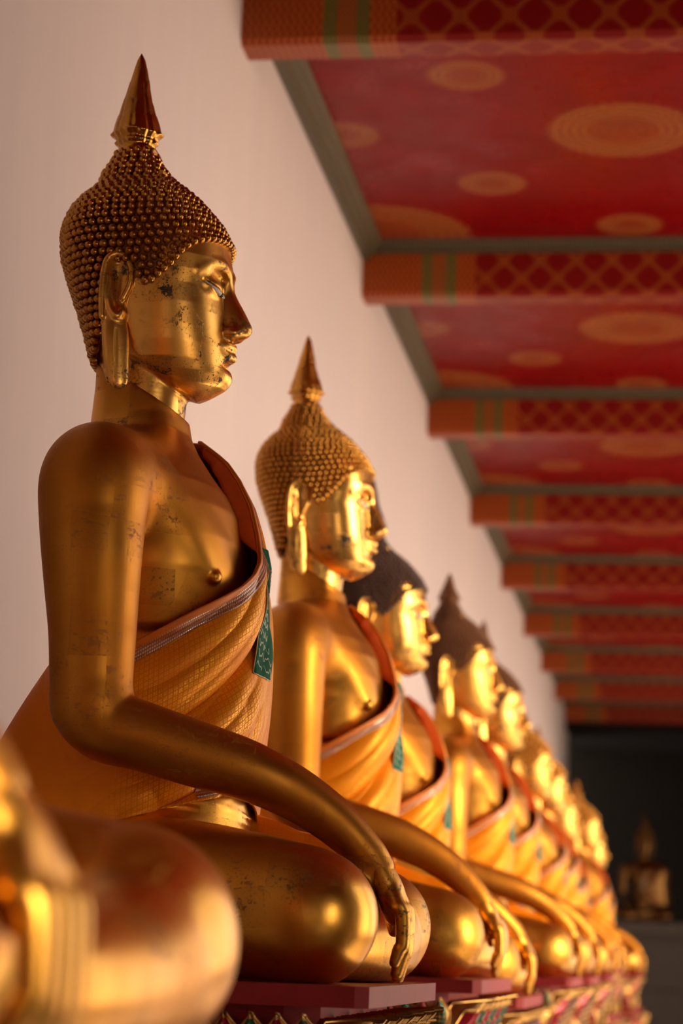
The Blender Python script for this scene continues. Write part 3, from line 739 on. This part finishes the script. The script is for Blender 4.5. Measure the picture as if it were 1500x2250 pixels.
def beam_mat():
    s = NT('red_gold_beam'); p = s.obj(); X = s.xyz(p); x = X[0]; t = s.math('ADD', X[1], X[2])   # t wraps face and underside
    xx = s.math('DIVIDE', x, .162); tt = s.math('DIVIDE', t, .162)
    a = s.math('PINGPONG', s.math('ADD', xx, tt), .5); b = s.math('PINGPONG', s.math('SUBTRACT', xx, tt), .5)
    lat = s.math('MAXIMUM', s.ramp(a, .06, .10, 1, 0), s.ramp(b, .06, .10, 1, 0))
    # rosettes between the bars
    u = s.math('SUBTRACT', s.math('FRACT', s.math('ADD', xx, .0)), .5); v = s.math('SUBTRACT', s.math('FRACT', s.math('ADD', tt, .0)), .5)
    r = s.math('SQRT', s.math('ADD', s.math('MULTIPLY', u, u), s.math('MULTIPLY', v, v)))
    u2 = s.math('SUBTRACT', s.math('FRACT', s.math('ADD', xx, .5)), .5); v2 = s.math('SUBTRACT', s.math('FRACT', s.math('ADD', tt, .5)), .5)
    r2 = s.math('SQRT', s.math('ADD', s.math('MULTIPLY', u2, u2), s.math('MULTIPLY', v2, v2)))
    ros = s.ramp(s.math('MINIMUM', r, s.math('ADD', r2, .0)), .15, .18, 1, 0)
    fine = s.math('SINE', s.math('MULTIPLY', x, 420.)); fine2 = s.math('SINE', s.math('MULTIPLY', t, 420.))
    tex = s.ramp(s.math('MULTIPLY', fine, fine2), -.3, .3, .35, 1)
    body = s.math('MULTIPLY', s.math('MAXIMUM', lat, ros), tex)
    red = (.17, .002, .002); gold = (.31, .085, .012)
    c = s.mix(s.math('MULTIPLY', body, .75), red, gold)
    flame = s.ramp(s.math('SINE', s.math('ADD', s.math('MULTIPLY', x, 260.), s.math('MULTIPLY', s.math('SINE', s.math('MULTIPLY', t, 150.)), 1.8))), -.4, .3, .12, .85)
    c = s.mix(s.ramp(x, .515, .520, 1, 0), c, s.mix(flame, red, (.38, .10, .012)))
    def band(x0, x1, colr, k=1.):
        nonlocal c
        f = s.math('MULTIPLY', s.math('GREATER_THAN', x, x0), s.math('LESS_THAN', x, x1)); c = s.mix(s.math('MULTIPLY', f, k), c, colr)
    g = s.mix(tex, (.02, .035, .012), (.16, .13, .03))
    band(.275, .320, g); band(.320, .385, s.mix(tex, (.10, .006, .005), (.30, .09, .02))); band(.385, .430, g)
    return s.set(col=c, rough=.4, spec=.3)
BEAM = beam_mat()
def cornice_mat():
    s = NT('green_gilt_cornice'); p = s.obj(); X = s.xyz(p)
    d = s.math('SINE', s.math('MULTIPLY', s.math('ADD', X[0], X[1]), 300.)); e = s.math('SINE', s.math('MULTIPLY', X[2], 330.))
    f = s.ramp(s.math('MULTIPLY', d, e), -.4, .4)
    return s.set(col=s.mix(f, (.022, .024, .015), (.125, .095, .05)), rough=.5)
CORN = cornice_mat()
ends = [1.58, 4.38, 7.12, 10.04, 12.78, 15.47, 18.2, 20.88, 23.5, 26.0, 28.4]
ends = [-11.9, -9.2, -6.5, -3.8, -1.1]+ends
ordn = {7.12: 'nearest stencilled red and gold ceiling beam, crossing the top of the picture', 10.04: 'second red and gold ceiling beam from the camera', 12.78: 'third red and gold ceiling beam from the camera', 15.47: 'fourth red and gold ceiling beam from the camera',
        18.2: 'fifth red and gold ceiling beam from the camera', 20.88: 'sixth red and gold ceiling beam from the camera', 23.5: 'seventh red and gold ceiling beam from the camera', 26.0: 'third last ceiling beam of the row before the dark end', 28.4: 'last lit red ceiling beam above the dark end of the gallery'}
bm0 = None; pn0 = None; ci = 0
for k, ye in enumerate(ends):
    z0 = 2.945; T = .16; H = .205
    if bm0 is None:   # master beam, copied down the gallery
        # object origin on the underside's near edge; x from the wall, wraps over y and z
        q = MB(); c = .018
        q.prism([(0, H+.08), (0, c), (c, 0), (T-c, 0), (T, c), (T, H+.08)], 0, 4.375, 'x'); bm0 = q.build('ceiling_beam', BEAM)
        bm = bm0
    else:
        bm = bm0.copy(); C.objects.link(bm)
    bm.name = 'ceiling_beam'; bm.location = (WX+.0, ye-T, z0)
    if ye in ordn: tag(bm, ordn[ye], 'beam', 'red and gold ceiling beams')
    else: bm.name = 'trim_%d' % (k+31); bm['kind'] = 'structure'
    y0 = ye; y1 = (ends[k+1]-T) if k+1 < len(ends) else 31.2
    px = (-1.39+.87)/2
    L = y1-y0
    q = MB(); q.box((-1.13, -L/2+.02, 0), (3.43, L/2-.02, .04)); pn = q.build('ceiling', PANEL); pn.location = (-.26, (y0+y1)/2+.0, 3.2); pn['kind'] = 'structure'
    # stepped cornice round the bay: wall side and the two beam sides
    q = MB()
    steps = [(0, .0), (.035, .0), (.035, .022), (.058, .028), (.062, .045), (.082, .050), (.09, .075), (.09, .10), (0, .10)]
    z1 = 3.115
    q.prism([(WX+a, z1+b) for a, b in steps], y0, y1, 'y')
    q.prism([(y1-a*.55, z1+.03+b*.7) for a, b in steps], WX, 2.9, 'x')
    q.prism([(y0+a*.55, z1+.03+b*.7) for a, b in steps], WX, 2.9, 'x')
    tag(q.build('trim_%d' % (k+1), CORN), kind='structure')
m = MB(); m.box((WX-.3, -14.3, 3.26), (3.2, 31.5, 4.)); tag(m.build('ceiling', plain('dark_attic', (.05, .02, .015), .9)), kind='structure')

# ---- the dark end of the gallery: altar with a statue facing us
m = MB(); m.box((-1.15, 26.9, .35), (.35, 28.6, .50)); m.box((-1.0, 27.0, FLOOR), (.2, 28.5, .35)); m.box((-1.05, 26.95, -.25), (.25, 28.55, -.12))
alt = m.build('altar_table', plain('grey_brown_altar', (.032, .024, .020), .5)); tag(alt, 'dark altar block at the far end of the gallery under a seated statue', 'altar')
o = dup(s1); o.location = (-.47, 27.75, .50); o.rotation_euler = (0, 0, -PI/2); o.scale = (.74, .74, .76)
SHADED_GOLD = plain('shaded_gold', (.16, .075, .022), .25, .9)  # gold made dark in the colour to stand for shade on the altar
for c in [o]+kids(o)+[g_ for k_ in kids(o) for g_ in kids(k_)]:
    for sl_ in c.material_slots: sl_.link = 'OBJECT'; sl_.material = SHADED_GOLD
tag(o, 'golden Buddha coloured dark for the shade, facing the camera on the altar in the dark end of the gallery', 'statue')
o['group'] = ''; del o['group']

# ------------------------------------------------------------------ light
W = bpy.data.worlds.new('World'); bpy.context.scene.world = W; W.use_nodes = True; nt = W.node_tree; bg = nt.nodes['Background']
tc = nt.nodes.new('ShaderNodeTexCoord'); sx = nt.nodes.new('ShaderNodeSeparateXYZ'); nt.links.new(tc.outputs['Generated'], sx.inputs[0])
rp = nt.nodes.new('ShaderNodeValToRGB'); nt.links.new(sx.outputs[2], rp.inputs[0])
E_ = rp.color_ramp.elements; E_[0].position = 0.; E_[0].color = (1.0, .87, .74, 1); E_[1].position = .7; E_[1].color = (.35, .40, .48, 1)
e = E_.new(.12); e.color = (1.0, .90, .80, 1); e = E_.new(.3); e.color = (.75, .62, .50, 1)
# glow around the low sun
dt = nt.nodes.new('ShaderNodeVectorMath'); dt.operation = 'DOT_PRODUCT'; nt.links.new(tc.outputs['Generated'], dt.inputs[0])
sd = np.array([math.cos(math.radians(12))*math.cos(math.radians(-18)), math.cos(math.radians(12))*math.sin(math.radians(-18)), math.sin(math.radians(12))]); dt.inputs[1].default_value = tuple(sd)
mr = nt.nodes.new('ShaderNodeMapRange'); mr.interpolation_type = 'SMOOTHSTEP'; nt.links.new(dt.outputs['Value'], mr.inputs[0])
for i, v in zip((1, 2, 3, 4), (.905, .995, .0, 1.)): mr.inputs[i].default_value = v
mx = nt.nodes.new('ShaderNodeMix'); mx.data_type = 'RGBA'; mx.blend_type = 'ADD'; nt.links.new(mr.outputs[0], mx.inputs[0]); nt.links.new(rp.outputs[0], mx.inputs[6]); mx.inputs[7].default_value = (6.2, 4.9, 3.3, 1)
nt.links.new(mx.outputs[2], bg.inputs[0]); bg.inputs[1].default_value = 2.7

sl = bpy.data.lights.new('Sun', 'SUN'); sl.energy = 17; sl.angle = math.radians(.6); sl.color = (1., .89, .76)
so = bpy.data.objects.new('Sun', sl); C.objects.link(so)
from mathutils import Vector as _V
el, az = math.radians(57), math.radians(20)
so.rotation_euler = _V((-math.cos(el)*math.cos(az), -math.cos(el)*math.sin(az), -math.sin(el))).to_track_quat('-Z', 'Y').to_euler()
# ------------------------------------------------------------------ camera
from mathutils import Matrix, Vector
R = [[0.98864471, 0.14551589, 0.03750679], [-0.00862777, -0.19421521, 0.980921], [-0.15002399, 0.97010596, 0.19075437]]
cam = bpy.data.cameras.new('Camera'); co = bpy.data.objects.new('Camera', cam); C.objects.link(co)
xa, ya, za = Vector(R[0]), Vector(R[1]), -Vector(R[2])
M = Matrix((xa, ya, za)).transposed().to_4x4(); co.matrix_world = M
cam.sensor_fit = 'HORIZONTAL'; cam.sensor_width = 24; cam.lens = 80; cam.clip_start = .05; cam.clip_end = 200
cam.dof.use_dof = True; cam.dof.focus_distance = 3.97; cam.dof.aperture_fstop = 3.6; cam.dof.aperture_blades = 0
sc = bpy.context.scene; sc.camera = co
vs = sc.view_settings; vs.view_transform = 'Standard'; vs.look = 'None'; vs.gamma = 1; vs.use_curve_mapping = False; vs.exposure = .0
sc.cycles.use_denoising = True; sc.cycles.sample_clamp_indirect = 6
